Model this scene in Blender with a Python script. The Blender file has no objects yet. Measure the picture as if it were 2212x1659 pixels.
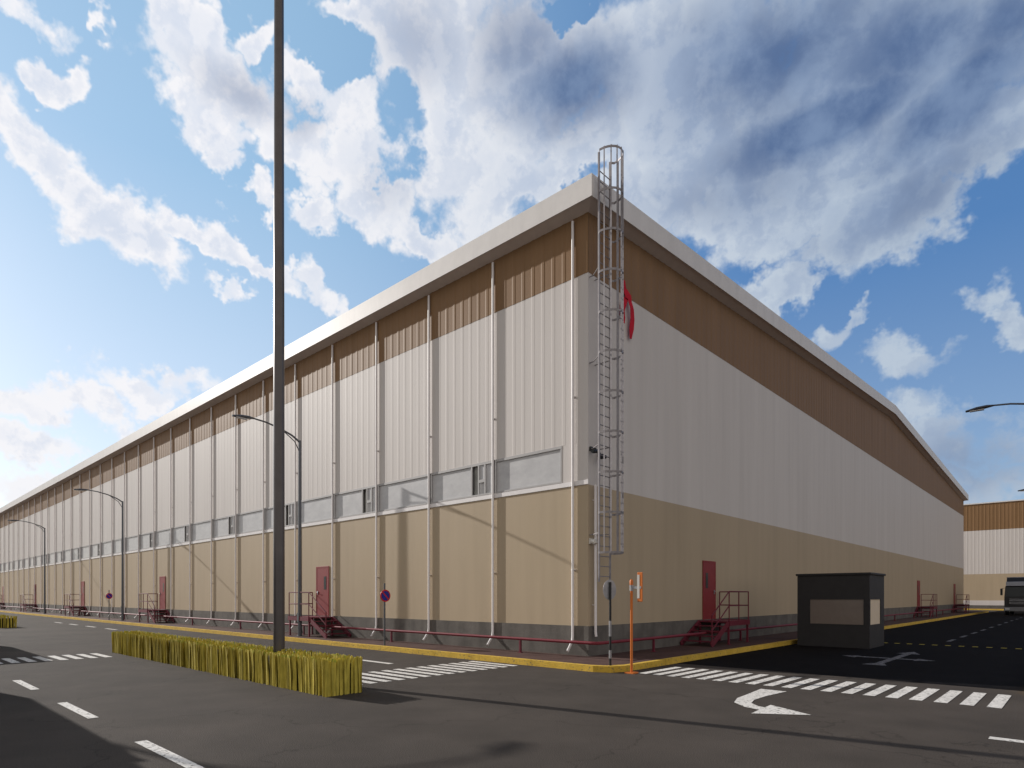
import bpy, bmesh, math, random
from mathutils import Vector, Matrix
random.seed(7)
S = bpy.context.scene
R = math.radians
PI = math.pi

# ------------------------------------------------------------------ camera
HEAD = R(42.87)                       # camera heading, turned left from +Y
CAM = Vector((10.237, -14.374, 1.85))
cd = bpy.data.cameras.new('camera'); cam = bpy.data.objects.new('camera', cd)
S.collection.objects.link(cam)
cam.location = CAM; cam.rotation_euler = (PI/2, 0, HEAD)
cd.sensor_width = 36; cd.lens = 36*1338/2212; cd.shift_y = 458.5/2212
cd.clip_start = 0.05; cd.clip_end = 3000
S.camera = cam

# ------------------------------------------------------------------ sun, sky, exposure
SUN_AZ, SUN_EL = R(11.5), R(24)         # light travels towards +X, slightly +Y
sd = bpy.data.lights.new('sun', 'SUN'); sd.energy = 3.0; sd.angle = R(0.5); sd.color = (1, .95, .89)
sun = bpy.data.objects.new('sun', sd); S.collection.objects.link(sun)
ld = Vector((math.cos(SUN_EL)*math.cos(SUN_AZ), math.cos(SUN_EL)*math.sin(SUN_AZ), -math.sin(SUN_EL)))
sun.rotation_euler = ld.to_track_quat('-Z', 'Y').to_euler()
sun.location = (-60, -40, 60)
S.view_settings.view_transform = 'Standard'; S.view_settings.look = 'None'
S.view_settings.exposure = 0.55; S.view_settings.gamma = 1
S.render.resolution_x = 1024; S.render.resolution_y = 768
W_STR = 0.1
GAIN = 2**S.view_settings.exposure*W_STR

w = bpy.data.worlds.new('World'); S.world = w; w.use_nodes = True
nt = w.node_tree; nt.nodes.clear()
def N(t, **k):
    n = nt.nodes.new(t)
    for a, b in k.items(): setattr(n, a, b)
    return n
def L(a, b): nt.links.new(a, b)
def mth(op, a, b=None, c=None, clamp=False):
    n = N('ShaderNodeMath', operation=op, use_clamp=clamp)
    for i, v in enumerate((a, b, c)):
        if v is None: continue
        if isinstance(v, (int, float)): n.inputs[i].default_value = v
        else: L(v, n.inputs[i])
    return n.outputs[0]
def vm(op, a, b=None, out=0):
    n = N('ShaderNodeVectorMath', operation=op)
    for i, v in enumerate((a, b)):
        if v is None: continue
        if isinstance(v, (tuple, list)): n.inputs[i].default_value = v
        else: L(v, n.inputs[i])
    return n.outputs[out]
def smooth(x, a, b, lo=0., hi=1., typ='SMOOTHSTEP'):
    n = N('ShaderNodeMapRange', interpolation_type=typ)
    L(x, n.inputs[0]); n.inputs[1].default_value = a; n.inputs[2].default_value = b
    n.inputs[3].default_value = lo; n.inputs[4].default_value = hi
    return n.outputs[0]
def srgb(r, g, b): 
    f = lambda c: (c/255/12.92 if c/255 <= .04045 else ((c/255+.055)/1.055)**2.4)
    return (f(r), f(g), f(b))
def mixc(fac, a, b):
    n = N('ShaderNodeMix', data_type='RGBA')
    if isinstance(fac, float): n.inputs[0].default_value = fac
    else: L(fac, n.inputs[0])
    for i, v in ((6, a), (7, b)):
        if isinstance(v, tuple): n.inputs[i].default_value = (*v, 1)
        else: L(v, n.inputs[i])
    return n.outputs[2]
def disp(r, g, b):                       # sky radiance that shows as this colour
    return tuple(c/GAIN for c in srgb(r, g, b))
tc = N('ShaderNodeTexCoord').outputs['Generated']
FWD = (-math.sin(HEAD), math.cos(HEAD), 0); RGT = (math.cos(HEAD), math.sin(HEAD), 0)
sep = N('ShaderNodeSeparateXYZ'); L(tc, sep.inputs[0])
az = mth('MULTIPLY', mth('ARCTAN2', vm('DOT_PRODUCT', tc, RGT, 1), vm('DOT_PRODUCT', tc, FWD, 1)), 180/PI)
el = mth('MULTIPLY', mth('ARCSINE', sep.outputs[2]), 180/PI)
cmb = N('ShaderNodeCombineXYZ'); L(az, cmb.inputs[0]); L(el, cmb.inputs[1])
pos = cmb.outputs[0]
def noise(vec, scale, detail, rough, dist=0., off=None):
    n = N('ShaderNodeTexNoise'); n.inputs['Scale'].default_value = scale
    n.inputs['Detail'].default_value = detail; n.inputs['Roughness'].default_value = rough
    n.inputs['Distortion'].default_value = dist
    if off: vec = vm('ADD', vec, off)
    L(vec, n.inputs['Vector']); return n.outputs['Fac'], n.outputs['Color']
# warp the coordinate a little so that the large cloud masses get ragged outlines
wc = noise(tc, 9.0, 5, .62)[1]
warp = vm('MULTIPLY', vm('SUBTRACT', wc, (.5, .5, .5)), (10.5, 10.5, 0))
wpos = vm('ADD', pos, warp)
def dirdeg(px, py):                       # sky direction of the cloud masses, degrees
    tx = (px-1106)/1338; ty = (1288-py)/1338
    return math.degrees(math.atan(tx)), math.degrees(math.atan(ty/math.sqrt(1+tx*tx)))
def blob(x, y, rx, ry, rot=0, wt=1., vec=None, hard=.25):
    a, e = dirdeg(x, y)
    ax, ex = dirdeg(x+12, y); ay, ey = dirdeg(x, y-12)
    sx = math.hypot(ax-a, ex-e)/12; sy = math.hypot(ay-a, ey-e)/12
    m = N('ShaderNodeMapping', vector_type='TEXTURE')
    m.inputs['Location'].default_value = (a, e, 0)
    m.inputs['Rotation'].default_value = (0, 0, R(-rot))
    m.inputs['Scale'].default_value = ((rx+14)*sx*1.08, (ry+14)*sy*1.08, 1)
    L(vec or wpos, m.inputs[0])
    return smooth(vm('LENGTH', m.outputs[0], None, 1), hard, 1.25, wt*1.06, 0.)
def union(lst, vec=None, hard=.25, after=None):
    o = None
    for b in lst:
        prev = o if o is not None else after
        vv = vec or wpos
        if prev is not None:              # keeps the node chain strictly sequential (short shader stack)
            n = N('ShaderNodeVectorMath', operation='MULTIPLY_ADD'); L(prev, n.inputs[0]); n.inputs[1].default_value = (1e-6,)*3; L(vv, n.inputs[2]); vv = n.outputs[0]
        v = blob(*b, vec=vv, hard=hard)
        o = v if o is None else mth('MAXIMUM', o, v)
    return o
MASS = [(400,40,110,90),(470,150,130,120),(440,270,80,90),(470,370,45,45,0,.85),(560,60,60,45),(560,240,60,90,0,.9),
 (125,155,50,42,0,.95),(225,88,14,14,0,.6),(60,8,110,34,0,.5),
 (50,300,110,80,30,.95),(160,400,170,85,40,1.),(270,500,160,65,32,.95),(420,500,140,34,14,.85),(560,560,120,24,24,.8),(695,620,80,34,30,.8),
 (490,624,42,13,0,.65),(590,330,60,70,0,.85),(655,170,50,55,0,.85),(650,290,75,60,0,.85),(740,230,80,90,0,.9),(770,340,110,70,0,.9),
 (700,470,64,48,0,.8),(850,450,90,100,0,.95),(940,500,80,44,0,.9),(565,440,26,32,0,.8),(690,395,60,40,0,.7),(650,120,38,24,0,.7),
 (800,30,90,70),(950,110,190,170),(1120,150,240,200),(1000,310,150,160),(1120,420,180,130),(1260,330,120,120),
 (1500,150,300,260),(1900,150,420,280),(1430,400,200,140),(1700,410,280,120,-12),(1990,400,280,100,-16),(1560,500,120,60,0,.85),(2120,350,240,90,-14,1.),(1880,450,220,60,-13,1.),(1640,480,120,70,0,.9),(1850,240,420,220,-8,1.3),(1500,200,240,200,0,1.15),
 (1690,590,64,52,-25,.9),(1650,640,46,22,-30,.8),(2165,730,70,70,0,.95),(2130,660,60,60,0,.7),(1840,690,50,16,-28,.75),(1790,720,50,28,0,.65),(1900,770,60,34,0,.55),(1960,800,80,30,0,.5),
 (2060,980,240,80,0,.72),(1980,900,120,30,0,.5),(2100,1060,200,60,0,.75),
 (120,870,260,44,8,.8),(330,830,160,36,-5,.75),(60,960,200,34,0,.75),(60,1060,200,50,0,.6),(480,900,80,50,0,.6)]
HOLE = [(690,80,60,60,0,.9),(740,130,34,40,0,.7),(880,215,24,50,-38,.55),(910,280,22,30,0,.5),(1215,12,44,30,0,1.),(750,560,50,66,0,.5),
 (1250,385,40,20,-20,.75),(1110,460,40,18,0,.5),(640,400,40,30,0,.5),(860,360,36,26,0,.45),(1420,400,34,14,35,.35)]
DARK = [(1240,180,180,120,0,.85),(1130,110,120,150,0,.55),(1780,270,330,90,-4,1.),(2080,220,260,110,-18,1.),(1680,120,320,200,0,.8),(1950,120,300,160,0,.8),(2180,60,160,160,0,.8),
 (1600,400,260,90,0,.45),(1980,420,260,80,-12,.55),(520,190,90,60,0,.35),(640,250,50,40,0,.3),(900,90,120,120,0,.3),(850,400,60,60,0,.18),(2100,1000,220,90,0,.45)]
um = union(MASS)
uh = union(HOLE, after=um)
mass = mth('SUBTRACT', um, uh)
nf = noise(tc, 14.0, 9, .6, .1)[0]
nl = noise(tc, 14.0, 6, .6, .1, (-.014, -.007, .010))[0]     # the same field, stepped towards the sun
nb = nf
ff = noise(tc, 34.0, 5, .6)[0]
ahead = smooth(mth('ABSOLUTE', az), 60, 95)                         # unseen sky beside and behind: even pale cloud, toned for its fill light
elsewhere = mth('MULTIPLY', ahead, .85)
dens = mth('ADD', mth('MAXIMUM', mass, elsewhere), mth('MULTIPLY', mth('SUBTRACT', nf, .5), 1.5))
dens = mth('ADD', dens, mth('MULTIPLY', mth('SUBTRACT', ff, .5), .34))
alpha = smooth(dens, .22, .76)
thick = smooth(dens, .5, 1.25)
relief = smooth(mth('SUBTRACT', nb, nl), -.06, .06)
wsoft = vm('ADD', pos, vm('MULTIPLY', vm('SUBTRACT', wc, (.5, .5, .5)), (4, 4, 0)))
darkm = union(DARK, vec=wsoft, hard=0., after=uh)
shade = mth('ADD', mth('MULTIPLY', thick, .42), mth('MULTIPLY', mth('SUBTRACT', .5, relief), .36))
shade = mth('ADD', shade, mth('MULTIPLY', mth('SUBTRACT', ff, .5), .18), clamp=True)
# cloud tone falls off away from the sun (left = bright white, right = grey blue)
right = smooth(az, -28, 34)
lit = mixc(right, disp(246,246,250), disp(184,198,214))
shd = mixc(right, disp(190,206,230), disp(138,158,190))
ccol = mixc(shade, lit, shd)
dk = mixc(smooth(nf, .36, .68), disp(86,110,150), disp(120,142,176))
ccol = mixc(mth('MULTIPLY', darkm, 1.15, clamp=True), ccol, dk)
ccol = mixc(ahead, ccol, disp(217,211,205))
sky = N('ShaderNodeTexSky', sky_type='NISHITA')
sky.sun_disc = False; sky.sun_elevation = SUN_EL
sky.sun_rotation = math.atan2(-ld.x, -ld.y)
sky.altitude = 0; sky.air_density = 1.0; sky.dust_density = .6; sky.ozone_density = 2.5
clear_l = mixc(smooth(el, 6, 32, typ='LINEAR'), disp(226,235,246), disp(162,204,235))
clear_r = mixc(smooth(el, 8, 26, typ='LINEAR'), disp(140,168,204), disp(74,128,190))
clear = mixc(smooth(az, -26, 26, typ='SMOOTHSTEP'), clear_l, clear_r)
clear = mixc(.35, clear, sky.outputs[0])
final = mixc(alpha, clear, ccol)
final = mixc(smooth(el, 44, 66), final, disp(66,78,104))      # unseen overhead sky darkened to cut the light on the ground
# below the horizon: dull ground colour
final = mixc(smooth(el, -3, 0), disp(60,56,52), final)
bg = N('ShaderNodeBackground'); L(final, bg.inputs[0]); bg.inputs[1].default_value = W_STR
wo = N('ShaderNodeOutputWorld'); L(bg.outputs[0], wo.inputs[0])
w.cycles.sampling_method = 'MANUAL'; w.cycles.sample_map_resolution = 512

# ------------------------------------------------------------------ materials
def mat(name, col, rough=.7, metal=0., spec=.4, var=.08, scale=3., bump=0., bscale=40., col2=None, trans=0., ior=1.45, stretch=(1,1,1)):
    m = bpy.data.materials.new(name); m.use_nodes = True
    t = m.node_tree; b = t.nodes['Principled BSDF']
    b.inputs['Roughness'].default_value = rough; b.inputs['Metallic'].default_value = metal
    b.inputs['Specular IOR Level'].default_value = spec
    b.inputs['Transmission Weight'].default_value = trans; b.inputs['IOR'].default_value = ior
    tcn = t.nodes.new('ShaderNodeTexCoord'); mp = t.nodes.new('ShaderNodeMapping')
    mp.inputs['Scale'].default_value = stretch
    t.links.new(tcn.outputs['Object'], mp.inputs[0])
    n = t.nodes.new('ShaderNodeTexNoise'); n.inputs['Scale'].default_value = scale; n.inputs['Detail'].default_value = 6
    n.inputs['Roughness'].default_value = .65
    t.links.new(mp.outputs[0], n.inputs['Vector'])
    mx = t.nodes.new('ShaderNodeMix'); mx.data_type = 'RGBA'
    c2 = col2 or tuple(c*(1+var) for c in col); c1 = col if col2 else tuple(c*(1-var) for c in col)
    mx.inputs[6].default_value = (*c1, 1); mx.inputs[7].default_value = (*c2, 1)
    mr = t.nodes.new('ShaderNodeMapRange'); mr.inputs[1].default_value = .32; mr.inputs[2].default_value = .68
    t.links.new(n.outputs['Fac'], mr.inputs[0]); t.links.new(mr.outputs[0], mx.inputs[0])
    t.links.new(mx.outputs[2], b.inputs['Base Color'])
    if bump:
        bn = t.nodes.new('ShaderNodeTexNoise'); bn.inputs['Scale'].default_value = bscale; bn.inputs['Detail'].default_value = 4
        t.links.new(tcn.outputs['Object'], bn.inputs['Vector'])
        bp = t.nodes.new('ShaderNodeBump'); bp.inputs['Strength'].default_value = bump; bp.inputs['Distance'].default_value = .02
        t.links.new(bn.outputs['Fac'], bp.inputs['Height']); t.links.new(bp.outputs[0], b.inputs['Normal'])
    return m
M = dict(
 asphalt=mat('asphalt', (.062,.053,.046), .9, spec=.12, col2=(.083,.070,.060), scale=.35, bump=.5, bscale=60),
 asphalt_shade=mat('asphalt_shade', (.0075,.0068,.0075), .95, spec=.06, col2=(.0115,.0105,.0112), scale=.4, bump=.5, bscale=60),  # same asphalt with the building's shade put into its colour, near black
 paint=mat('paint', (.62,.60,.56), .75, spec=.2, col2=(.80,.77,.73), scale=9, bump=.2),
 paint_grey=mat('grey_paint', (.10,.10,.11), .8, spec=.1, col2=(.26,.26,.28), scale=5),  # much darker grey than the main road paint, with worn-through patches
 paint_yellow=mat('paint_yellow', (.50,.40,.03), .8, var=.2, scale=9),
 kerb=mat('kerb_paint', (.58,.375,.05), .75, spec=.2, col2=(.72,.48,.08), scale=2.5, bump=.3, bscale=30),
 paving=mat('paving', (.072,.038,.032), .85, spec=.2, col2=(.105,.062,.052), scale=2, bump=.3),
 plinth=mat('plinth', (.12,.11,.10), .85, spec=.2, col2=(.18,.165,.15), scale=1.6, bump=.3, bscale=25),
 tan=mat('tan_panel', (.45,.36,.25), .6, spec=.2, col2=(.48,.385,.27), scale=.5, stretch=(1,1,.25)),
 white=mat('white_sheet', (.63,.59,.565), .6, spec=.2, col2=(.67,.63,.605), scale=.8, stretch=(1,1,.06)),
 brown=mat('brown_sheet', (.225,.130,.062), .6, spec=.2, col2=(.265,.155,.078), scale=1.4, stretch=(1,1,.06)),
 fascia=mat('fascia_paint', (.76,.735,.72), .5, spec=.3, var=.03),
 soffit=mat('soffit_paint', (.78,.70,.65), .7, var=.05),
 roof=mat('roof_sheet', (.60,.59,.57), .5, var=.05),
 pipe=mat('white_pipe', (.82,.79,.79), .45, var=.04),
 frame=mat('window_frame', (.42,.41,.41), .5, var=.05),
 pane=mat('frosted_pane', (.46,.46,.475), .4, spec=.4, col2=(.58,.58,.59), scale=1.6, stretch=(1,1,2)),
 void=mat('dark_interior', (.36,.36,.345), .8, var=.2),
 red=mat('red_door', (.24,.024,.026), .55, var=.08),
 redsteel=mat('red_steel', (.14,.016,.032), .6, var=.12),
 redpipe=mat('red_pipe', (.19,.022,.035), .6, var=.1),
 glass=mat('dark_glass', (.03,.035,.038), .3, spec=.3, var=.05),
 steel=mat('galvanised_steel', (.36,.36,.38), .45, metal=.6, var=.15, scale=8),
 darksteel=mat('painted_pole', (.11,.10,.10), .3, metal=.5, var=.1),
 lamp=mat('lamp_grey', (.13,.14,.16), .4, metal=.4, var=.08),
 lens=mat('lamp_lens', (.5,.5,.5), .2, var=.03),
 ladder=mat('ladder_steel', (.29,.27,.28), .5, metal=.5, var=.15, scale=8),
 booth=mat('booth_panel', (.032,.031,.033), .6, spec=.3, var=.1),
 tint=mat('tinted_glass', (.19,.155,.135), .18, spec=.5, var=.06),
 blind=mat('beige_blind', (.72,.60,.46), .8, var=.04),
 blade=mat('grass_blade', (.34,.28,.045), .7, spec=.2, col2=(.70,.57,.10), scale=9, stretch=(1,1,.3)),
 bladeg=mat('grass_tip', (.32,.38,.05), .7, spec=.2, col2=(.5,.48,.07), scale=4),
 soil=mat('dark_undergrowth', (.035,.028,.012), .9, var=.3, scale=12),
 blue=mat('sign_blue', (.02,.03,.35), .4, var=.03),
 redsign=mat('sign_red', (.60,.02,.03), .4, var=.03),
 orange=mat('orange_paint', (.62,.17,.03), .5, var=.08),
 whitep=mat('white_plate', (.62,.60,.56), .5, var=.04),
 black=mat('black_paint', (.022,.022,.024), .45, var=.1),
 ribbon=mat('red_fabric', (.55,.01,.03), .9, var=.15, scale=6),
 cab=mat('cab_paint', (.03,.03,.034), .35, var=.1),
 chrome=mat('bright_trim', (.45,.46,.50), .25, metal=.8, var=.05),
 visor=mat('pale_visor', (.36,.38,.44), .3, var=.04),
 tyre=mat('tyre', (.018,.018,.018), .85, var=.2),
 trailer=mat('trailer_skin', (.20,.205,.22), .45, var=.05),
 beacon=mat('headlamp_glass', (.55,.57,.6), .15, var=.03),
)

def weather(m, wet=0., speck=.25, crack=0., streak=0., coat=None, keep=.55):
    # multiply the base colour by grain / stains; optional cracks, vertical rain streaks, worn-through coat
    t = m.node_tree; b = t.nodes['Principled BSDF']; src = b.inputs['Base Color'].links[0].from_socket
    tcn = t.nodes.new('ShaderNodeTexCoord')
    def nz(scale, detail=4, st=None, typ='ShaderNodeTexNoise'):
        v = tcn.outputs['Object']
        if st:
            mp = t.nodes.new('ShaderNodeMapping'); mp.inputs['Scale'].default_value = st; t.links.new(v, mp.inputs[0]); v = mp.outputs[0]
        n = t.nodes.new(typ); n.inputs['Scale'].default_value = scale
        if typ == 'ShaderNodeTexNoise': n.inputs['Detail'].default_value = detail
        t.links.new(v, n.inputs['Vector']); return n
    def rng(sock, a, b_, lo, hi):
        n = t.nodes.new('ShaderNodeMapRange'); n.inputs[1].default_value = a; n.inputs[2].default_value = b_; n.inputs[3].default_value = lo; n.inputs[4].default_value = hi
        t.links.new(sock, n.inputs[0]); return n.outputs[0]
    def mul(c, f):
        n = t.nodes.new('ShaderNodeVectorMath'); n.operation = 'SCALE'; t.links.new(c, n.inputs[0]); t.links.new(f, n.inputs['Scale']); return n.outputs[0]
    c = src
    if speck: c = mul(c, rng(nz(70, 3).outputs['Fac'], .35, .65, 1-speck, 1+speck)); c = mul(c, rng(nz(1.1, 5).outputs['Fac'], .3, .7, .90, 1.08))
    if streak: c = mul(c, rng(nz(2.2, 5, (1, 1, .05)).outputs['Fac'], .42, .75, 1., 1-streak))
    if crack:
        v = nz(.22, typ='ShaderNodeTexVoronoi'); v.feature = 'DISTANCE_TO_EDGE'
        wv = nz(1.5, 6); ad = t.nodes.new('ShaderNodeVectorMath'); ad.operation = 'MULTIPLY_ADD'
        t.links.new(wv.outputs['Color'], ad.inputs[0]); ad.inputs[1].default_value = (1.2,)*3; t.links.new(tcn.outputs['Object'], ad.inputs[2]); t.links.new(ad.outputs[0], v.inputs['Vector'])
        c = mul(c, rng(v.outputs['Distance'], .0015, .005, 1-crack, 1.))
    if coat:
        n = t.nodes.new('ShaderNodeMix'); n.data_type = 'RGBA'; t.links.new(rng(nz(16, 8).outputs['Fac'], keep, keep+.07, 0, .75), n.inputs[0])
        t.links.new(c, n.inputs[6]); n.inputs[7].default_value = (*coat, 1); c = n.outputs[2]
    t.links.new(c, b.inputs['Base Color'])
weather(M['asphalt'], crack=.25); weather(M['asphalt_shade'], speck=.15)
weather(M['paving'], speck=.2); weather(M['plinth'], speck=.12, streak=.25)
for k_ in ('tan', 'white', 'brown'): weather(M[k_], speck=0, streak=.07)
weather(M['fascia'], speck=0, streak=.08)
weather(M['paint'], speck=.1, coat=(.10,.09,.08), keep=.56); weather(M['paint_grey'], speck=.1, coat=(.02,.02,.02), keep=.5)
weather(M['kerb'], speck=.15, coat=(.17,.14,.10), keep=.58)

# ------------------------------------------------------------------ helpers
class MB:
    def __init__(s): s.v = []; s.f = []; s.mi = []
    def add(s, vs, fs, mi=0):
        o = len(s.v); s.v += [tuple(v) for v in vs]; s.f += [tuple(i+o for i in f) for f in fs]; s.mi += [mi]*len(fs)
    def box(s, x0, x1, y0, y1, z0, z1, mi=0, rot=None, at=(0,0,0)):
        vs = [Vector((x, y, z)) for x in (x0, x1) for y in (y0, y1) for z in (z0, z1)]
        if rot is not None: vs = [rot @ v for v in vs]
        vs = [v+Vector(at) for v in vs]
        s.add(vs, [(0,1,3,2),(4,6,7,5),(0,4,5,1),(2,3,7,6),(0,2,6,4),(1,5,7,3)], mi)
    def tube(s, pts, r, n=10, mi=0, cap=True):
        pts = [Vector(p) for p in pts]
        rs = r if isinstance(r, (list, tuple)) else [r]*len(pts)
        ring = []; u = None
        for i, p in enumerate(pts):
            d = (pts[min(i+1, len(pts)-1)]-pts[max(i-1, 0)]).normalized()
            if u is None:
                u = d.cross(Vector((0,0,1)))
                if u.length < .1: u = d.cross(Vector((1,0,0)))
            else: u = u-d*u.dot(d)
            u.normalize(); v = d.cross(u)
            ring.append([p+(u*math.cos(2*PI*k/n)+v*math.sin(2*PI*k/n))*rs[i] for k in range(n)])
        vs = [q for rr in ring for q in rr]; fs = []
        for i in range(len(pts)-1):
            for k in range(n):
                a = i*n+k; b = i*n+(k+1) % n
                fs.append((a, b, b+n, a+n))
        if cap: fs += [tuple(range(n))[::-1], tuple(range((len(pts)-1)*n, len(pts)*n))]
        s.add(vs, fs, mi)
    def bar(s, a, b, wdt, hgt, mi=0):
        a = Vector(a); b = Vector(b); d = (b-a).normalized()
        u = d.cross(Vector((0,0,1)))
        if u.length < .05: u = Vector((1,0,0))
        u.normalize(); v = u.cross(d)
        vs = [p+u*x*wdt/2+v*y*hgt/2 for p in (a, b) for x, y in ((-1,-1),(1,-1),(1,1),(-1,1))]
        s.add(vs, [(0,3,2,1),(4,5,6,7),(0,1,5,4),(1,2,6,5),(2,3,7,6),(3,0,4,7)], mi)
    def prism(s, poly, z0, z1, mi=0):
        n = len(poly)
        vs = [(x, y, z0) for x, y in poly]+[(x, y, z1) for x, y in poly]
        s.add(vs, [tuple(range(n))[::-1], tuple(range(n, 2*n))]+[(i, (i+1) % n, (i+1) % n+n, i+n) for i in range(n)], mi)
    def sheet(s, poly, z, mi=0): s.add([(x, y, z) for x, y in poly], [tuple(range(len(poly)))], mi)
    def build(s, name, mats, parent=None, smooth=False, bevel=0.):
        me = bpy.data.meshes.new(name); me.from_pydata(s.v, [], s.f)
        for m in (mats if isinstance(mats, (list, tuple)) else [mats]): me.materials.append(m)
        for p, i in zip(me.polygons, s.mi): p.material_index = i; p.use_smooth = smooth
        me.update()
        if smooth:
            try: me.set_sharp_from_angle(angle=R(40))
            except Exception: pass
        o = bpy.data.objects.new(name, me); S.collection.objects.link(o)
        if parent: o.parent = parent
        if bevel:
            b = o.modifiers.new('bevel', 'BEVEL'); b.width = bevel; b.segments = 2; b.limit_method = 'ANGLE'
        return o
def tag(o, label=None, cat=None, group=None, kind=None):
    if label: o['label'] = label
    if cat: o['category'] = cat
    if group: o['group'] = group
    if kind: o['kind'] = kind
    return o
def empty(name, loc, rz=0):
    o = bpy.data.objects.new(name, None); S.collection.objects.link(o); o.location = loc; o.rotation_euler = (0, 0, rz)
    o.empty_display_size = .3
    return o
def kids(o): return [c for c in bpy.data.objects if c.parent == o]
def copy_tree(o, parent=None):
    c = o.copy(); S.collection.objects.link(c); c.parent = parent
    for ch in kids(o): copy_tree(ch, c)
    return c
def struct(o): o['kind'] = 'structure'; return o

# ------------------------------------------------------------------ ground, roads, pavements
g = MB(); g.sheet([(-900,-900),(900,-900),(900,900),(-900,900)], 0); struct(g.build('ground', M['asphalt']))
g = MB(); g.sheet([(1.95,1.25),(9.4,1.25),(9.4,86),(2.05,86)], .004); struct(g.build('road', M['asphalt_shade']))  # side road sheet, coloured dark to deepen the building's shadow there
KY, KX, KW = -1.95, 1.95, .16
def kerb_path(off):            # outline round the corner of the warehouse pavement, inset by off
    x, y = KX-off, KY+off; c = .55
    return [(-150, y), (x-c, y), (x-.16, y+.16), (x, y+c), (x, 75)]
k = MB(); a = kerb_path(0); b = kerb_path(KW)
for i in range(len(a)-1):
    ln = (Vector(a[i+1])-Vector(a[i])).length; n = max(1, round(ln/2.0)) if ln > 1 else 1
    for j in range(n):
        f0, f1 = j/n+.004/ln*(j > 0), (j+1)/n-.004/ln*(j < n-1)
        q = lambda P0, P1, f: tuple(Vector(P0).lerp(Vector(P1), f))
        hh = .153+random.uniform(-.002, .003)
        k.prism([q(a[i], a[i+1], f0), q(a[i], a[i+1], f1), q(b[i], b[i+1], f1), q(b[i], b[i+1], f0)], 0, hh)
struct(k.build('kerb', M['kerb']))
pv = MB(); b = kerb_path(KW)
pv.prism(b+[(-.3, 75), (-.3, .3), (-150, .3)], 0, .148); struct(pv.build('pavement', M['paving']))
# pavement east of the side road, and the far one in front of the second warehouse
pv = MB(); pv.prism([(9.56,.9),(40,.9),(40,84),(9.56,84)], 0, .148); struct(pv.build('pavement', M['paving']))
k = MB(); k.prism([(9.4,.74),(9.56,.9),(9.56,84),(9.4,84)], 0, .153); k.prism([(9.4,.74),(40,.74),(40,.9),(9.56,.9)], 0, .153); struct(k.build('kerb', M['kerb']))
pv = MB(); pv.prism([(-60,90.2),(90,90.2),(90,96.2),(-60,96.2)], 0, .148); struct(pv.build('pavement', M['paving']))
k = MB(); k.prism([(-60,88.6),(90,88.6),(90,90.2),(-60,90.2)], 0, .153); struct(k.build('kerb', M['kerb']))

# painted markings (sheets above the road)
pm = MB()
x = 2.35
while x < 9.2: pm.sheet([(x,-1.43),(x+.2,-1.43),(x+.2,.40),(x,.40)], .006); x += .37
struct(pm.build('crosswalk', M['paint']))
pm = MB(); y = -7.2
while y < -2.2: pm.sheet([(-2.6,y),(-.85,y),(-.85,y+.2),(-2.6,y+.2)], .006); y += .37
struct(pm.build('crosswalk', M['paint']))
pm = MB(); y = -14.2
while y < -8.8: pm.sheet([(-13.3,y),(-11.5,y),(-11.5,y+.2),(-13.3,y+.2)], .006); y += .37
struct(pm.build('crosswalk', M['paint']))
pm = MB()
for k_ in range(-12, 2):
    x0 = -7.0+4.2*k_+4.2*1
    if -15 < x0 < -9.5: continue
    pm.sheet([(x0,-11.88),(x0+2.0,-11.88),(x0+2.0,-11.74),(x0,-11.74)], .006)
pm.sheet([(1.4,-11.9),(2.95,-11.9),(2.95,-11.74),(1.4,-11.74)], .0065) if False else None
for x0 in (-5.7,-9.9,-14.1,-18.3,-22.5,-26.7,-30.9,-35.1,-39.3,-43.5, 9.3, 13.5):
    pm.sheet([(x0,-4.3),(x0+2.0,-4.3),(x0+2.0,-4.12),(x0,-4.12)], .006)
struct(pm.build('lane_markings', M['paint'])); pm = MB()
for y0 in (16.1,19.7,23.3,27.0,31.0,35.5,40,44.5,49,53.5):
    pm.sheet([(6.02,y0),(6.17,y0),(6.17,y0+1.7),(6.02,y0+1.7)], .010)
struct(pm.build('lane_markings', M['paint_grey']))
pm = MB()
for i in range(10):
    x0 = 4.3+.41*i; pm.sheet([(x0,13.5),(x0+.17,13.5),(x0+.17,13.75),(x0,13.75)], .010)
for i in range(5):
    x0 = 8.6+.0*i
for y0 in [13.5]:
    for x0 in (8.4, 8.8): pm.sheet([(x0,y0),(x0+.17,y0),(x0+.17,y0+.25),(x0,y0+.25)], .010)
struct(pm.build('yellow_road_markings', M['paint_yellow']))
# turn arrow in front of the crosswalk
ar = MB()
def ribbon_sheet(mb, pts, widths, z):
    L_ = []; R_ = []
    for i, p in enumerate(pts):
        a_ = Vector(pts[max(i-1,0)]); b_ = Vector(pts[min(i+1,len(pts)-1)]); d = (b_-a_).normalized(); n = Vector((-d.y, d.x))
        L_.append(Vector(p)+n*widths[i]/2); R_.append(Vector(p)-n*widths[i]/2)
    for i in range(len(pts)-1): mb.sheet([R_[i], R_[i+1], L_[i+1], L_[i]], z)
ribbon_sheet(ar, [(5.72,-1.95),(5.72,-2.8),(5.74,-3.35),(5.86,-3.78),(6.12,-4.05),(6.38,-4.14)], [.5,.34,.3,.28,.26,.26], .006)
ar.sheet([(6.36,-4.66),(7.1,-4.16),(6.30,-3.68)], .0068)
struct(ar.build('turn_arrow_marking', M['paint']))
ar = MB()
ar.sheet([(5.95,4.9),(6.15,4.9),(6.15,8.7),(5.95,8.7)], .010)
ar.sheet([(5.72,8.7),(6.38,8.7),(6.05,9.7)], .0105)
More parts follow.
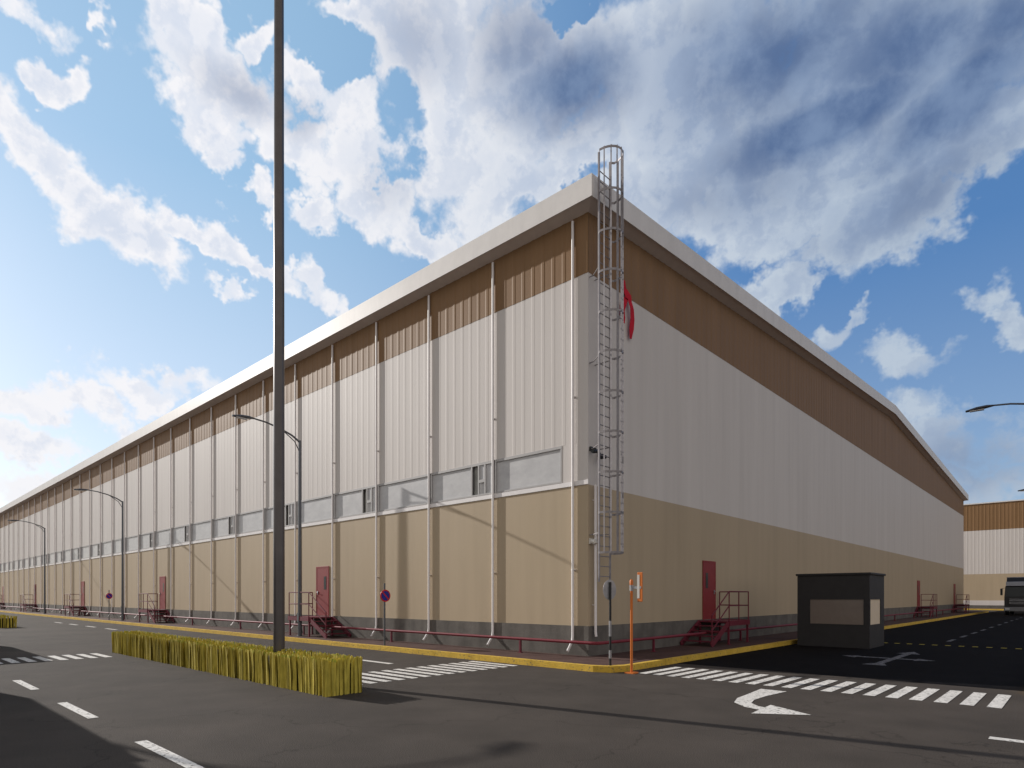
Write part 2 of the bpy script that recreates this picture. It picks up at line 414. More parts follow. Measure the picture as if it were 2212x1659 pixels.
ar.sheet([(5.1,6.6),(5.95,6.6),(5.95,6.86),(5.1,6.86)], .010); ar.sheet([(6.15,6.6),(6.6,6.6),(6.6,6.86),(6.15,6.86)], .010)
ar.sheet([(5.1,6.35),(5.1,7.1),(4.65,6.73)], .0105); ar.sheet([(6.6,7.1),(6.6,6.35),(7.1,6.73)], .0105)
ar.sheet([(5.75,4.4),(6.35,4.4),(6.2,4.9),(5.9,4.9)], .0105)
struct(ar.build('road_arrow_marking', M['paint_grey']))

# ------------------------------------------------------------------ warehouse
LX, LY = 140., 73.
EAVE, RISE, OH = 12.77, 1.95, .42
def ztop(y): return EAVE+RISE*(1-abs(y-LY/2)/(LY/2))
def corr(mb, length, fn, z0, zt, pitch, depth, mi=0):
    """fn(u, d) -> (x, y); sheet profile with trapezoid ribs; zt(u) top height"""
    us = []; u = 0.
    while u < length-1e-6:
        for q, d in ((0, 0), (.62, 0), (.70, depth), (.92, depth)):
            uu = u+q*pitch
            if uu < length: us.append((uu, d))
        u += pitch
    us.append((length, 0))
    vs = []
    for u, d in us:
        x, y = fn(u, d); vs += [(x, y, z0), (x, y, zt(u))]
    mb.add(vs, [(2*i, 2*i+2, 2*i+3, 2*i+1) for i in range(len(us)-1)], mi)
def warehouse(origin, detail=True):
    root = empty('warehouse', origin)
    fl = lambda u, d: (-LX+u, -d)            # long wall (faces -Y)
    fr = lambda u, d: (d, u)                 # gable wall (faces +X)
    m = MB(); m.prism([(-LX-.03,-.03),(.03,-.03),(.03,LY+.03),(-LX-.03,LY+.03)], .10, 1.0); m.build('plinth', M['plinth'], root)
    m = MB()
    ti = .05
    m.prism([(-LX,0),(0,0),(0,LY),(-LX,LY)], .9, 5.03); m.build('lower_wall', M['tan'], root)
    m = MB(); m.add([(-LX,0,5.03),(-LX,LY,5.03),(0,LY,5.03),(0,0,5.03)], [(0,1,2,3)])
    # long wall: below, above and beyond the window strip
    corr(m, LX, fl, 6.28, lambda u: 11.06, .40, .003)
    m.add([(-LX,-.0,5.03),(0,-.0,5.03),(0,-.0,5.19),(-LX,-.0,5.19)], [(0,1,2,3)])
    m.add([(-.95,0,5.19),(0,0,5.19),(0,0,6.28),(-.95,0,6.28)], [(0,1,2,3)])
    m.add([(-LX,.22,5.19),(-.95,.22,5.19),(-.95,.22,6.28),(-LX,.22,6.28)], [(0,1,2,3)])
    corr(m, LY, fr, 5.03, lambda u: 11.06, .40, .003)
    m.add([(-LX,LY,5.03),(-LX,LY,11.06),(0,LY,11.06),(0,LY,5.03)], [(0,1,2,3)])
    m.add([(-LX,0,5.03),(-LX,0,11.06),(-LX,LY,11.06),(-LX,LY,5.03)], [(0,1,2,3)])
    m.build('upper_wall', M['white'], root)
    m = MB(); m.box(-LX, .012, -.03, -.013, 5.04, 5.17); m.build('sill_flashing', M['pipe'], root)
    m = MB()
    corr(m, LX, lambda u, d: (-LX+u, -d-.004), 11.06, lambda u: EAVE, .40, .008)
    corr(m, LY, lambda u, d: (d+.004, u), 11.06, ztop, .40, .008)
    m.add([(.004,LY/2,11.06),(.004,LY/2,11.05),(.004,LY/2+.01,11.05)], [(0,1,2)])
    m.add([(-LX,LY,11.06),(-LX,LY,EAVE),(0,LY,EAVE),(0,LY,11.06)], [(0,1,2,3)])
    m.build('brown_band', M['brown'], root)
    # eaves
    FB, FT = 12.86, 13.48
    ry = LY/2
    m = MB()
    m.box(-LX-OH, OH, -OH, -OH+.04, FB, FT)
    m.box(-LX-OH, OH, LY+OH-.04, LY+OH, FB, FT)
    for y0, y1, h0, h1 in ((-OH+.04, ry, 0, RISE), (ry, LY+OH-.04, RISE, 0)):
        vs = [(xx, yy, zz) for xx in (OH-.04, OH) for yy, zz in ((y0, FB+h0),(y1, FB+h1),(y1, FT+h1),(y0, FT+h0))]
        m.add(vs, [(0,3,2,1),(4,5,6,7),(0,1,5,4),(3,7,6,2)])
    m.build('fascia', M['fascia'], root)
    m = MB(); i_ = OH-.04
    m.add([(-LX-i_,-i_,FB+.03),(i_,-i_,FB+.02),(0,0,EAVE-.004),(-LX-i_,0,EAVE-.004)], [(0,3,2,1)])
    m.add([(i_,-i_,FB+.03),(i_,ry,FB+.03+RISE),(0,ry,EAVE+RISE-.004),(0,0,EAVE-.004)], [(0,3,2,1)])
    m.add([(i_,ry,FB+.03+RISE),(i_,LY+i_,FB+.03),(0,LY,EAVE-.004),(0,ry,EAVE+RISE-.004)], [(0,3,2,1)])
    m.build('soffit', M['soffit'], root)
    m = MB(); q = OH-.05
    m.add([(-LX-q,-q,FT-.03),(q,-q,FT-.03),(q,ry,FT+RISE-.03),(-LX-q,ry,FT+RISE-.03),(q,LY+q,FT-.03),(-LX-q,LY+q,FT-.03)], [(0,1,2,3),(3,2,4,5)])
    m.build('roof', M['roof'], root)
    if not detail: return root
    # window strip on the long wall, one window per bay between downpipes
    t = .72; P = 3.24; n = 0; wins = 0
    edges = [.95]+[.50+P*i for i in range(1, 43)]
    for i in range(len(edges)-1):
        x1, x0 = -edges[i]-(.05 if i else 0), -edges[i+1]+.05
        f = MB()
        f.box(x0, x1, -.012, .10, 6.20, 6.28); f.box(x0, x1, -.012, .10, 5.19, 5.24)
        f.box(x0, x0+.05, -.010, .10, 5.24, 6.20); f.box(x1-.05, x1, -.010, .10, 5.24, 6.20)
        wdw = f.build('window', M['frame'], root)
        p = MB(); has = (i % 2 == 1)
        if has:
            c = (x0+x1)/2+(.0); o0, o1 = x1-1.05, x1-.35
            for a_, b_ in ((x0+.05, o0), (o1, x1-.05)): p.box(a_, b_, .03, .045, 5.24, 6.20)
            s_ = MB(); s_.box(o0, o0+.06, -.01, .04, 5.24, 6.2); s_.box(o1-.06, o1, -.01, .04, 5.24, 6.2)
            s_.box(o0+.34, o0+.40, -.01, .03, 5.24, 6.2); s_.box(o0+.40, o1-.06, -.01, .03, 5.62, 5.72)
            s_.build('sash', M['frame'], wdw)
            s_ = MB(); s_.box(o0+.06, o0+.34, .10, .12, 5.24, 6.2); s_.build('opening', M['void'], wdw)
            p.box(o0+.40, o1-.06, .02, .035, 5.72, 6.2); p.box(o0+.40, o1-.06, .05, .06, 5.24, 5.62)
        else:
            p.box(x0+.05, x1-.05, .03, .045, 5.24, 6.20)
        p.build('pane', M['pane'], wdw)
    # downpipes with kicked-out shoes
    first = None
    for i in range(43):
        xx = -(.50+P*i)
        if first is None:
            d = MB(); d.tube([(0,-.065,12.68),(0,-.065,.72),(0,-.09,.55),(0,-.24,.36),(0,-.32,.27)], .040, 10)
            for zz in (2.6, 7.6): d.box(-.055, .055, -.075, -.0, zz, zz+.03)
            first = d.build('downpipe', M['pipe'], root, smooth=True); first.location = (xx, 0, 0)
        else:
            c = first.copy(); S.collection.objects.link(c); c.parent = root; c.location = (xx, 0, 0)
    # doors: four along the long wall and more, four on the gable wall
    def door(loc, rz):
        f = MB(); f.box(-.53, -.46, -.035, .0, .97, 3.17); f.box(.46, .53, -.035, 0, .97, 3.17); f.box(-.46, .46, -.035, 0, 3.10, 3.17)
        f.box(-.46, .46, -.028, 0, .99, 3.10)
        dd = f.build('door', M['red'], root, bevel=.004); dd.location = loc; dd.rotation_euler = (0, 0, rz)
        v = MB(); v.box(.14, .32, -.036, -.026, 2.15, 2.72); v.build('vision_panel', M['glass'], dd)
        h = MB(); h.box(-.40, -.36, -.05, -.028, 1.93, 2.09); h.tube([(-.38,-.085,2.03),(-.26,-.085,2.03)], .012, 8); h.tube([(-.38,-.03,2.03),(-.38,-.085,2.03)], .012, 8)
        h.build('handle', M['steel'], dd)
        return dd
    for tt in DL: door((-tt+.15, -.004, 0), 0)
    for tt in DR: 
        d_ = door((.004, tt, 0), PI/2)
        # mirrored so that the glazing faces the corner
        d_.scale = (-1, 1, 1)
    # rainwater pipe beside the ladder on the gable wall and small corner fittings
    d = MB(); d.tube([(.11,.20,5.03),(.11,.20,.85),(.13,.20,.70)], .04, 10); d.tube([(0,.20,4.6),(.11,.20,4.6)], .015, 6); d.tube([(0,.20,1.6),(.11,.20,1.6)], .015, 6)
    d.build('conduit', M['pipe'], root, smooth=True)
    return root
DL = [14.5+20.25*i for i in range(6)]
DR = [7.65, 27.3, 47.0, 66.3]
wh = warehouse((-.15, 0, 0))
tag(wh, 'long near warehouse with brown top band, white middle and tan base, ladder at its corner', 'warehouse')

# second warehouse beyond the end of the side road
def far_warehouse():
    root = empty('far_warehouse', (-60, 96.5, 0)); Lf, Df = 150, 40
    m = MB(); m.box(0, Lf, 0, Df, 0, .55); m.build('plinth', M['plinth'], root)
    m = MB(); m.box(0, Lf, -.03, 0, .55, 1.25); m.build('base_strip', M['white'], root)
    m = MB(); m.box(0, Lf, .0, Df, .55, 5.03); m.build('lower_wall', M['tan'], root)
    m = MB(); corr(m, Lf, lambda u, d: (u, -d), 5.03, lambda u: 11.3, .42, .006); m.box(0, Lf, .02, Df, 5.03, 11.3); m.build('upper_wall', M['white'], root)
    m = MB(); corr(m, Lf, lambda u, d: (u, -d-.01), 11.3, lambda u: 15.1, .42, .012); m.box(0, Lf, .04, Df, 11.3, 15.1); m.build('brown_band', M['brown'], root)
    m = MB(); m.box(-.1, Lf+.1, -.12, .05, 15.1, 15.25); m.build('coping', M['fascia'], root)
    first = None
    for i in range(5):
        x0 = 66+20*i
        if first is None:
            f = MB(); f.box(-.55, .55, -.06, -.032, .56, 2.75); first = f.build('door', M['red'], root); first.location = (x0, 0, 0)
            h = MB(); h.box(.35, .42, -.09, -.06, 1.5, 1.75); h.build('handle', M['steel'], first)
        else:
            c = copy_tree(first, root); c.location = (x0, 0, 0)
    return root
tag(far_warehouse(), 'distant sunlit warehouse wall seen past the shaded gable end, behind the dark truck', 'warehouse')

# ------------------------------------------------------------------ steel stairs at the doors
def make_stairs():
    """door centre at local x=0, wall at y=0, outward -y; steps go down towards +x"""
    root = empty('door_staircase', (0, 0, 0)); Wd = 1.2; H = .97-.15
    m = MB(); m.box(-.78, .95, -Wd, -.05, H-.05, H); m.box(-.78, .95, -Wd-.03, -Wd, H-.16, H+.02); m.box(-.81,-.78,-Wd-.03,-.05,H-.16,H+.02)
    m.build('landing', M['redsteel'], root)
    for px in (-.74, .90):
        for py in (-Wd+.04, -.10):
            l = MB(); l.box(px-.03, px+.03, py-.03, py+.03, 0, H-.05); l.box(px-.07, px+.07, py-.07, py+.07, 0, .012); l.build('leg', M['redsteel'], root)
    for py in (-Wd+.02, -.08):
        s_ = MB(); s_.bar((.93, py, H-.06), (2.32, py, .04), .035, .19); s_.build('stringer', M['redsteel'], root)
    for i in range(4):
        f = (i+1)/5; s_ = MB(); s_.box(.93+1.42*f-.13, .93+1.42*f+.13, -Wd+.04, -.10, H*(1-f)-.02, H*(1-f)+.012); s_.build('tread', M['redsteel'], root)
    r = MB(); y_ = -Wd+.01; r_ = .021
    for z_ in (H+1.05, H+.55):
        r.tube([(-.76, -.08, z_), (-.76, y_, z_), (.92, y_, z_), (2.28, y_, z_-H)], r_, 8)
    for px in (-.76, .10, .92): r.tube([(px, y_, H), (px, y_, H+1.05)], r_, 8)
    r.tube([(2.28, y_, .08), (2.28, y_, 1.07)], r_, 8); r.tube([(-.76, -.08, H), (-.76, -.08, H+1.05)], r_, 8)
    r.build('guard_rail', M['redsteel'], root, smooth=True)
    return root
st = make_stairs()
ordl = ['nearest the ladder corner', 'second from the ladder corner', 'third from the ladder corner', 'fourth from the ladder corner', 'at the left edge', 'farthest away']
for i, tt in enumerate(DL[:5]):
    o = st if i == 0 else copy_tree(st)
    o.location = (-tt, 0, .148)
    tag(o, 'red steel door steps, sunlit wall, '+ordl[i], 'staircase', 'red steel steps along the sunlit long wall')
def mirror_tree_stairs():
    root = empty('door_staircase', (0, 0, 0))
    for ch in kids(st):
        c = ch.copy(); c.data = ch.data.copy(); S.collection.objects.link(c); c.parent = root
        c.data.transform(Matrix.Scale(-1, 4, (1, 0, 0))); c.data.flip_normals()
    return root
st2 = mirror_tree_stairs(); st2.rotation_euler = (0, 0, PI/2)
ordr = ['between orange pole and dark booth', 'hidden behind the dark booth', 'just right of the dark booth', 'farthest, at the wall end']
for i, tt in enumerate(DR):
    if i == 1: continue
    o = st2 if i == 0 else copy_tree(st2)
    o.location = (-.15, tt, .148)
    tag(o, 'red steel door steps, shaded wall, '+ordr[i], 'staircase', 'red steel steps along the shaded gable wall')

# ------------------------------------------------------------------ red fire main along the plinth
root = empty('fire_main', (0, 0, .148))
m = MB(); m.tube([(-138,-.50,.42),(.30,-.50,.42),(.42,-.47,.42),(.47,-.42,.42),(.50,-.30,.42),(.50,4.6,.42)], .045, 10)
m.tube([(.50,9.2,.42),(.50,72,.42)], .045, 10); m.tube([(.50,4.6,.42),(.50,9.2,.42)], .044, 10); m.build('pipe', M['redpipe'], root, smooth=True)
fb = None
for i, (bx, by) in enumerate([(-2.3-6.48*j, -.5) for j in range(18)]+[(.5, 2.5+6.5*j) for j in range(10)]):
    if fb is None:
        m = MB(); m.box(-.03,.03,-.03,.03,0,.37); m.box(-.07,.07,-.05,.05,0,.015); fb = m.build('bracket', M['redsteel'], root); fb.location = (bx, by, 0)
    else:
        c = fb.copy(); S.collection.objects.link(c); c.parent = root; c.location = (bx, by, 0)
tag(root, 'thin red pipe running low round the warehouse in front of the grey plinth', 'pipe')

# ------------------------------------------------------------------ caged ladder
root = empty('caged_ladder', (.37, .05, 0)); LW = .27
for s_ in (-1, 1):
    m = MB(); m.bar((0, s_*LW, 2.25), (0, s_*LW, 14.10), .05, .04)
    m.build('rail', M['ladder'], root)
m = MB(); z_ = 2.4
while z_ < 13.7: m.tube([(0,-LW,z_),(0,LW,z_)], .014, 6); z_ += .28
m.build('rungs', M['ladder'], root)
CD = .54
def hoop(z_):
    pts = []
    for k_ in range(13):
        a_ = -PI/2+PI*k_/12; pts.append((.10+(CD-.10)*math.cos(a_) if abs(a_) < 1.56 else .0, .36*math.sin(a_), z_))
    return [(0,-LW,z_)]+[(max(p[0], .08), p[1], p[2]) for p in pts]+[(0,LW,z_)]
z_ = 3.05; hs = []
while z_ < 14.2: hs.append(z_); z_ += 1.1
hs[-1] = 14.08
for z_ in hs:
    m = MB(); h_ = hoop(z_)
    for a_, b_ in zip(h_[:-1], h_[1:]): m.bar(a_, b_, .012, .06)
    m.build('hoop', M['ladder'], root)
for a_ in (-1.3, -.85, -.42, 0, .42, .85, 1.3):
    m = MB(); xx, yy = .10+(CD-.10)*math.cos(a_), .36*math.sin(a_); m.bar((xx+.008, yy, 3.03), (xx+.008, yy, 14.12), .035, .01); m.build('cage_strap', M['ladder'], root)
for z_ in (3.6, 6.05, 8.5, 10.95):
    m = MB(); m.tube([(0, LW, z_), (-.52, LW, z_)], .016, 6); m.build('wall_bracket', M['ladder'], root)
    m = MB(); m.tube([(0, -LW, z_), (-.4, .02, z_), (-.52, .02, z_)], .016, 6); m.build('wall_bracket', M['ladder'], root)
tag(root, 'tall grey caged steel ladder climbing the warehouse corner to above the roof', 'ladder')

# small fittings at the corner
def camera_unit(loc, label):
    r_ = empty('security_camera', loc)
    m = MB(); m.box(0, .06, -.05, .05, -.06, .06); m.tube([(.05,0,0),(.20,0,-.02)], .02, 8); m.build('bracket', M['black'], r_)
    m = MB(); m.tube([(.20,.06,-.08),(.20,-.16,-.12)], [.055,.06], 12); m.build('housing', M['black'], r_)
    m = MB(); m.tube([(.20,-.16,-.12),(.20,-.175,-.123)], .045, 12); m.build('lens', M['glass'], r_)
    tag(r_, label, 'security camera', 'cameras at the warehouse corner'); return r_
camera_unit((-.15, .10, 6.05), 'small black camera on the shaded wall right at the corner edge, beside the ladder')
camera_unit((-.15, .50, 5.95), 'small black camera on the shaded wall directly behind the ladder rungs')
r_ = empty('wall_light', (-.15, .10, 3.42)); m = MB(); m.box(0, .05, -.07, .07, -.08, .08); m.build('back_plate', M['whitep'], r_)
m = MB(); m.tube([(.05,0,0),(.16,0,-.02),(.19,0,-.08)], [.07,.075,.06], 12); m.build('shade', M['whitep'], r_); 
tag(r_, 'small white wall light low on the corner left of the ladder', 'wall light')

# red ribbon hanging by the ladder
r_ = empty('red_ribbon', (-.11, 1.83, 0))
def strip(pts, wds, thick=.012):
    m = MB()
    for i in range(len(pts)-1):
        (y0,z0,x0),(y1,z1,x1) = pts[i], pts[i+1]; w0, w1 = wds[i]/2, wds[i+1]/2
        vs = [(x0,y0-w0,z0),(x0,y0+w0,z0),(x1,y1+w1,z1),(x1,y1-w1,z1)]; vs += [(x+thick,y,z) for x,y,z in vs]
        m.add(vs, [(0,1,2,3),(7,6,5,4),(0,4,5,1),(1,5,6,2),(2,6,7,3),(3,7,4,0)])
    return m
strip([(.0,11.25,.02),(.06,11.1,.05),(.12,10.93,.06)], [.16,.42,.34]).build('knot', M['ribbon'], r_)
strip([(.02,10.95,.03),(-.12,10.72,.06),(-.22,10.5,.05),(-.12,10.33,.03),(-.10,10.15,.03)], [.22,.22,.24,.18,.08]).build('tail', M['ribbon'], r_)
strip([(.16,10.98,.05),(.26,10.7,.09),(.32,10.4,.07),(.30,10.1,.05),(.26,9.78,.04)], [.22,.2,.22,.24,.1]).build('tail', M['ribbon'], r_)
strip([(-.04,11.22,.03),(-.16,11.45,.04)], [.14,.2]).build('bow', M['ribbon'], r_)
tag(r_, 'red cloth ribbon with two tails hanging high on the shaded wall', 'ribbon')

# ------------------------------------------------------------------ street lamps
def make_lamp():
    """pole at origin, arm towards local -y"""
    root = empty('street_lamp', (0, 0, 0))
    m = MB(); m.tube([(0,0,0),(0,0,4),(0,0,8.35)], [.085,.07,.055], 12); m.box(-.16,.16,-.16,.16,0,.02); m.box(-.07,.07,-.10,-.0,.6,1.0); m.build('pole', M['lamp'], root, smooth=True)
    m = MB(); m.tube([(0,0,8.28),(0,-.35,8.5),(0,-.9,8.70),(0,-1.5,8.83),(0,-2.05,8.88)], [.045,.04,.036,.033,.03], 10); m.build('arm', M['lamp'], root, smooth=True)
    m = MB(); m.tube([(0,0,7.85),(0,-.25,8.28),(0,-.75,8.62)], .022, 8); m.build('brace', M['lamp'], root, smooth=True)
    m = MB(); m.tube([(0,-2.0,8.88),(0,-2.2,8.88),(0,-2.5,8.85),(0,-2.85,8.80)], [.04,.075,.085,.045], 12)
    m.v = [(v[0]*1.35, v[1], 8.85+(v[2]-8.85)*.8) for v in m.v]
    hd = m.build('lamp_head', M['lamp'], root, smooth=True)
    m = MB(); m.box(-.07,.07,-2.72,-2.28,8.765,8.80); m.build('lens', M['lens'], hd)
    return root
lamp0 = make_lamp()
LP = [(-14.4,-1.15,0,'grey street lamp whose arm passes behind the thick dark mast'),
      (-39.2,-1.15,0,'grey street lamp second from the corner along the sunlit wall'),
      (-64.0,-1.15,0,'grey street lamp farthest along the sunlit wall at the left edge'),
      (-14.4,-15.3,PI,'unseen street lamp casting the curved shadow on the foreground road'),
      (9.66,15.0,-PI/2,'street lamp reaching in from the right edge with its arm against the sky'),
      (9.66,39.5,-PI/2,'farther street lamp showing only its tip above the far building')]
for i, (x, y, rz, lb) in enumerate(LP):
    o = lamp0 if i == 0 else copy_tree(lamp0)
    o.location = (x, y, .148 if i not in (3,) else 0); o.rotation_euler = (0, 0, rz)
    tag(o, lb, 'street lamp', 'curved arm street lamps')

# tall mast standing in the hedge
r_ = empty('light_mast', (-2.94, -7.80, 0))
m = MB(); m.tube([(0,0,0),(0,0,8),(0,0,17)], [.125,.115,.10], 20); m.box(-.2,.2,-.2,.2,0,.03); m.build('mast', M['darksteel'], r_, smooth=True)
for s_ in (-1, 1):
    m = MB(); m.tube([(0,0,16.6),(0,s_*.8,17.0),(0,s_*1.8,17.1)], .04, 10); m.build('arm', M['darksteel'], r_, smooth=True)
    m = MB(); m.box(-.14,.14,min(s_*1.7,s_*2.4),max(s_*1.7,s_*2.4),17.04,17.14); m.build('lamp_head', M['lamp'], r_, bevel=.02)
tag(r_, 'tall thick dark light mast rising out of the yellow grass hedge', 'mast')

# ------------------------------------------------------------------ hedges of yellow grass blades
def hedge(x0, x1, y0, y1, h, dens, label, seed):
    rnd = random.Random(seed)
    root = empty('grass_hedge', ((x0+x1)/2, (y0+y1)/2, 0))
    cx_, cy_ = (x0+x1)/2, (y0+y1)/2
    X0, X1, Y0, Y1 = x0-cx_, x1-cx_, y0-cy_, y1-cy_
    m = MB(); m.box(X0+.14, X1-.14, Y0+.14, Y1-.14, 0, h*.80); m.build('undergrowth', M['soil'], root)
    m = MB()
    def blade(x, y, nx, ny, hh, wd):
        tx, ty = -ny, nx
        lean = rnd.gauss(0, .028); out = rnd.uniform(-.01, .03)
        yaw = rnd.uniform(-.5, .5); c, s_ = math.cos(yaw), math.sin(yaw); ux, uy = tx*c-nx*s_, ty*c-ny*s_
        vs = []
        mi = 1 if rnd.random() < .22 else 0
        for k_, (f, ww) in enumerate(((0, .9), (.45, 1.), (.93, .95), (1., .6))):
            px = x+tx*lean*f+nx*out*(f*f); py = y+ty*lean*f+ny*out*(f*f); z = hh*f
            vs += [(px-ux*wd*ww/2, py-uy*wd*ww/2, z), (px+ux*wd*ww/2, py+uy*wd*ww/2, z)]
        o = len(m.v); m.v += vs
        m.f += [(o,o+1,o+3,o+2),(o+2,o+3,o+5,o+4),(o+4,o+5,o+7,o+6)]; m.mi += [mi if mi == 0 else 0, 0, mi]
    per = [(X0, Y0, X1, Y0, 0, -1), (X0, Y1, X1, Y1, 0, 1), (X1, Y0, X1, Y1, 1, 0), (X0, Y0, X0, Y1, -1, 0)]
    for ax, ay, bx, by, nx, ny in per:
        ln = math.hypot(bx-ax, by-ay); n = int(ln*dens)
        for i in range(n):
            t = rnd.random(); dp = rnd.random()**1.5*.16
            blade(ax+(bx-ax)*t-nx*dp, ay+(by-ay)*t-ny*dp, nx, ny, h*rnd.uniform(.94, 1.0), rnd.uniform(.03, .065))
    for i in range(int((X1-X0)*(Y1-Y0)*dens*1.3)):
        a_ = rnd.uniform(0, 2*PI); blade(rnd.uniform(X0+.1, X1-.1), rnd.uniform(Y0+.1, Y1-.1), math.cos(a_), math.sin(a_), h*rnd.uniform(.90, 1.0), rnd.uniform(.03, .05))
    m.build('blades', [M['blade'], M['bladeg']], root)
    tag(root, label, 'hedge', 'yellow grass hedges in the road median')
hedge(-13.3, .02, -8.38, -7.6, .70, 75, 'long low yellow grass hedge around the foot of the dark mast', 3)
hedge(-60, -36.2, -8.35, -7.45, .70, 20, 'far piece of yellow grass hedge cut off by the left edge', 4)

# ------------------------------------------------------------------ signs and poles
def round_sign(loc, label):
    r_ = empty('no_parking_sign', loc)
    m = MB(); m.tube([(0,0,0),(0,0,2.15)], .03, 10); m.build('post', M['lamp'], r_, smooth=True)
    m = MB(); m.tube([(.035,0,1.72),(.05,0,1.72)], .21, 28); f = m.build('sign_face', M['redsign'], r_)
    m = MB(); m.tube([(.05,0,1.72),(.054,0,1.72)], .165, 28); m.build('blue_disc', M['blue'], f)
    m = MB(); a_ = Vector((.057,-.12,1.84)); b_ = Vector((.057,.12,1.60)); m.bar(a_, b_, .006, .045)
    m.build('red_bar', M['redsign'], f)
    tag(r_, label, 'road sign', 'round no parking signs on the kerb')
round_sign((-7.5,-1.72,.148), 'round blue and red no parking sign at the kerb, the nearer one')
round_sign((-40.6,-1.62,.148), 'small distant no parking sign beside the second street lamp')

r_ = empty('corner_sign_post', (1.68, -1.62, .148))
segs = [0,.25,.6,.95,1.3,1.65]
m = MB(); m.tube([(0,0,0),(0,0,2.05)], .03, 10); m.build('post', M['black'], r_, smooth=True)
for z0, z1 in ((.18,.38),(.72,1.1)):
    m = MB(); m.tube([(0,0,z0),(0,0,z1)], .033, 10); m.build('white_band', M['steel'], r_, smooth=True)
m = MB()
pl = [(.17*math.cos(2*PI*i/24), .25*math.sin(2*PI*i/24)) for i in range(24)]
vs = [(-.045, x_, 1.86+z_) for x_, z_ in pl]+[(-.035, x_, 1.86+z_) for x_, z_ in pl]
m.add(vs, [tuple(range(24))[::-1], tuple(range(24, 48))]+[(i, (i+1)%24, (i+1)%24+24, i+24) for i in range(24)]); m.build('sign_plate', M['steel'], r_)
r_.rotation_euler = (0, 0, R(-35))
tag(r_, 'thin black and white banded post with grey sign back at the kerb corner', 'sign post')

r_ = empty('orange_pole', (2.22, -1.52, 0))
m = MB(); m.tube([(0,0,0),(0,0,2.12)], .032, 12); m.box(-.12,.12,-.12,.12,0,.03); m.build('pole', M['orange'], r_, smooth=True)
m = MB(); m.box(-.03,.28,-.025,.025,2.03,2.09); m.tube([(0,0,1.98),(0,0,2.12)], .045, 12); m.build('bracket', M['steel'], r_)
m = MB(); m.tube([(0,0,2.12),(0,0,2.22),(0,0,2.26)], [.04,.045,.015], 12); m.build('cap', M['orange'], r_, smooth=True)
m = MB(); m.box(.17,.31,-.02,.0,1.72,2.42); pp = m.build('sign_plate', M['orange'], r_, bevel=.01)
m = MB(); m.box(.17,.235,-.026,-.021,1.80,2.36); m.build('white_stripe', M['whitep'], pp)
tag(r_, 'slim orange pole with a narrow orange and white plate at the kerb corner', 'pole')

# ------------------------------------------------------------------ dark booth in the side road
r_ = empty('guard_booth', (2.23, 10.08, 0)); BW, BD, BH = 2.42, 2.12, 2.67
m = MB(); T = .06
z0, z1 = .84, 1.74
m.box(0, BW, 0, BD, .0, z0)                                             # lower box
m.box(0, BW, 0, T, z1, BH-.06); m.box(0, BW, BD-T, BD, z0, BH-.06); m.box(0, T, T, BD-T, z0, BH-.06); m.box(BW-T, BW, T, BD-T, z1, BH-.06)
m.box(0, .42, 0, T, z0, z1); m.box(BW-.16, BW, 0, T, z0, z1); m.box(BW-T, BW, T, .12, z0, z1); m.box(BW-T, BW, BD-.55, BD-T, z0, z1)
m.build('body', M['booth'], r_)
m = MB(); m.prism([(-.05,-.05),(BW+.05,-.05),(BW+.05,BD+.05),(-.05,BD+.05)], BH-.06, BH+.02); m.build('roof', M['booth'], r_, bevel=.015)
m = MB(); m.box(.42, BW-.16, .02, .032, z0, z1); m.build('window', M['tint'], r_)
m = MB(); m.box(BW-.035, BW-.022, .12, BD-.55, z0, z1); m.build('side_window', M['blind'], r_)
m = MB(); m.box(.40, BW-.14, -.012, .0, z0-.03, z0); m.box(.40, BW-.14, -.012, 0, z1, z1+.03); m.build('window_trim', M['black'], r_)
m = MB(); m.box(.42, .45, -.006, .02, z0, z1); m.box(BW-.19, BW-.16, -.006, .02, z0, z1); m.build('window_frame', M['black'], r_)
m = MB(); m.box(-.012, 0, .5, 1.35, .06, 2.15); d_ = m.build('door', M['booth'], r_); m = MB(); m.box(-.05,-.012,.6,.64,1.0,1.2); m.build('handle', M['steel'], d_)
tag(r_, 'small dark grey booth with a wide tinted window standing in the shaded side road', 'booth')

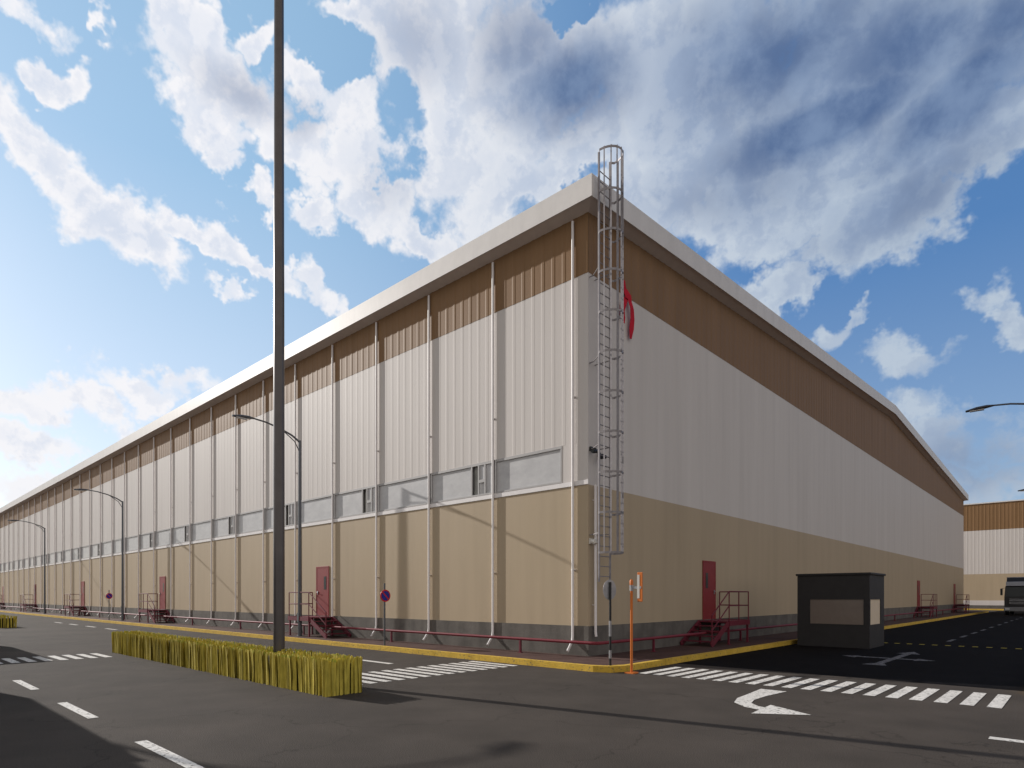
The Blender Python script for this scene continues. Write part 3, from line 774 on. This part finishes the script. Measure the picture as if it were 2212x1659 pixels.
# ------------------------------------------------------------------ trucks (front faces local -y)
def make_truck():
    root = empty('box_truck', (0, 0, 0)); Wt = 2.5
    m = MB()
    m.add([(0,0,.55),(Wt,0,.55),(Wt,0,1.75),(0,0,1.75),(.06,.28,2.85),(Wt-.06,.28,2.85),(.06,2.1,2.95),(Wt-.06,2.1,2.95),(0,2.1,.55),(Wt,2.1,.55),(0,2.1,1.75),(Wt,2.1,1.75)],
          [(0,1,2,3),(3,2,5,4),(4,5,7,6),(0,3,10,8),(3,4,6,10),(1,9,11,2),(2,11,7,5),(8,10,11,9),(10,6,7,11),(0,8,9,1)])
    m.build('cab', M['cab'], root, bevel=.05)
    m = MB(); m.add([(.18,-.014,1.82),(Wt-.18,-.014,1.82),(Wt-.22,.235,2.74),(.22,.235,2.74)], [(0,1,2,3)]); m.v = [(x, y-.02, z) for x, y, z in m.v]
    m.build('windscreen', M['glass'], root)
    m = MB(); m.box(.12, Wt-.12, .10, .36, 2.86, 3.28); m.build('sun_visor', M['visor'], root, bevel=.03)
    m = MB(); m.add([(.1,.4,2.96),(Wt-.1,.4,2.96),(Wt-.15,1.2,3.7),(.15,1.2,3.7),(.1,2.1,2.96),(Wt-.1,2.1,2.96),(Wt-.15,2.1,3.75),(.15,2.1,3.75)], [(0,1,2,3),(3,2,6,7),(0,3,7,4),(1,5,6,2),(4,7,6,5)]); m.build('roof_fairing', M['cab'], root)
    m = MB(); m.box(.35, Wt-.35, -.05, .0, 1.0, 1.66)
    gr = m.build('grille', M['black'], root)
    m = MB()
    for z_ in (1.1,1.25,1.4,1.55): m.box(.38, Wt-.38, -.07, -.05, z_, z_+.04)
    m.build('grille_bar', M['chrome'], gr)
    m = MB(); m.box(-.03, Wt+.03, -.16, .3, .38, .78); m.build('bumper', M['trailer'], root, bevel=.04)
    for xx in (.08, Wt-.43): m = MB(); m.box(xx, xx+.35, -.19, -.15, .52, .70); m.build('headlight', M['beacon'], root)
    for s_, xx in ((-1, 0), (1, Wt)):
        m = MB(); m.tube([(xx, .22, 2.65), (xx+s_*.22, .1, 2.6)], .02, 6); m.box(xx+s_*.22-.09, xx+s_*.22+.09, .04, .14, 1.95, 2.6); m.build('mirror', M['black'], root)
    m = MB(); m.box(.05, Wt-.05, 2.2, 8.4, 1.15, 3.75); m.box(.03, Wt-.03, 2.19, 2.25, 1.12, 3.78); m.build('cargo_box', M['trailer'], root, bevel=.02)
    m = MB(); m.box(.6, Wt-.6, 1.0, 8.3, .75, 1.1); m.build('chassis', M['black'], root)
    for yy in (1.1, 6.4):
        for xx in (.02, Wt-.32):
            m = MB(); m.tube([(xx, yy, .5), (xx+.3, yy, .5)], .5, 24); wl = m.build('wheel', M['tyre'], root, smooth=True)
            m = MB(); m.tube([(xx-.01, yy, .5), (xx+.31, yy, .5)], .27, 16); m.build('rim', M['chrome'], wl)
    return root
tr = make_truck(); tr.location = (4.25, 63.5, 0); tr.rotation_euler = (0, 0, 0)
tag(tr, 'dark truck facing the camera far down the side road, cut by the right edge', 'truck', 'box trucks')
t2 = copy_tree(tr); t2.location = (-18.3, -14.35, 0); t2.rotation_euler = (0, 0, PI/2)
tag(t2, 'truck standing out of frame at the far left, casting a shadow over the left lane', 'truck', 'box trucks')
t3 = copy_tree(tr); t3.location = (-3.6, -16.2, 0); t3.rotation_euler = (0, 0, PI/2)
tag(t3, 'truck out of frame left of the camera, shadowing the bottom left corner', 'truck', 'box trucks')
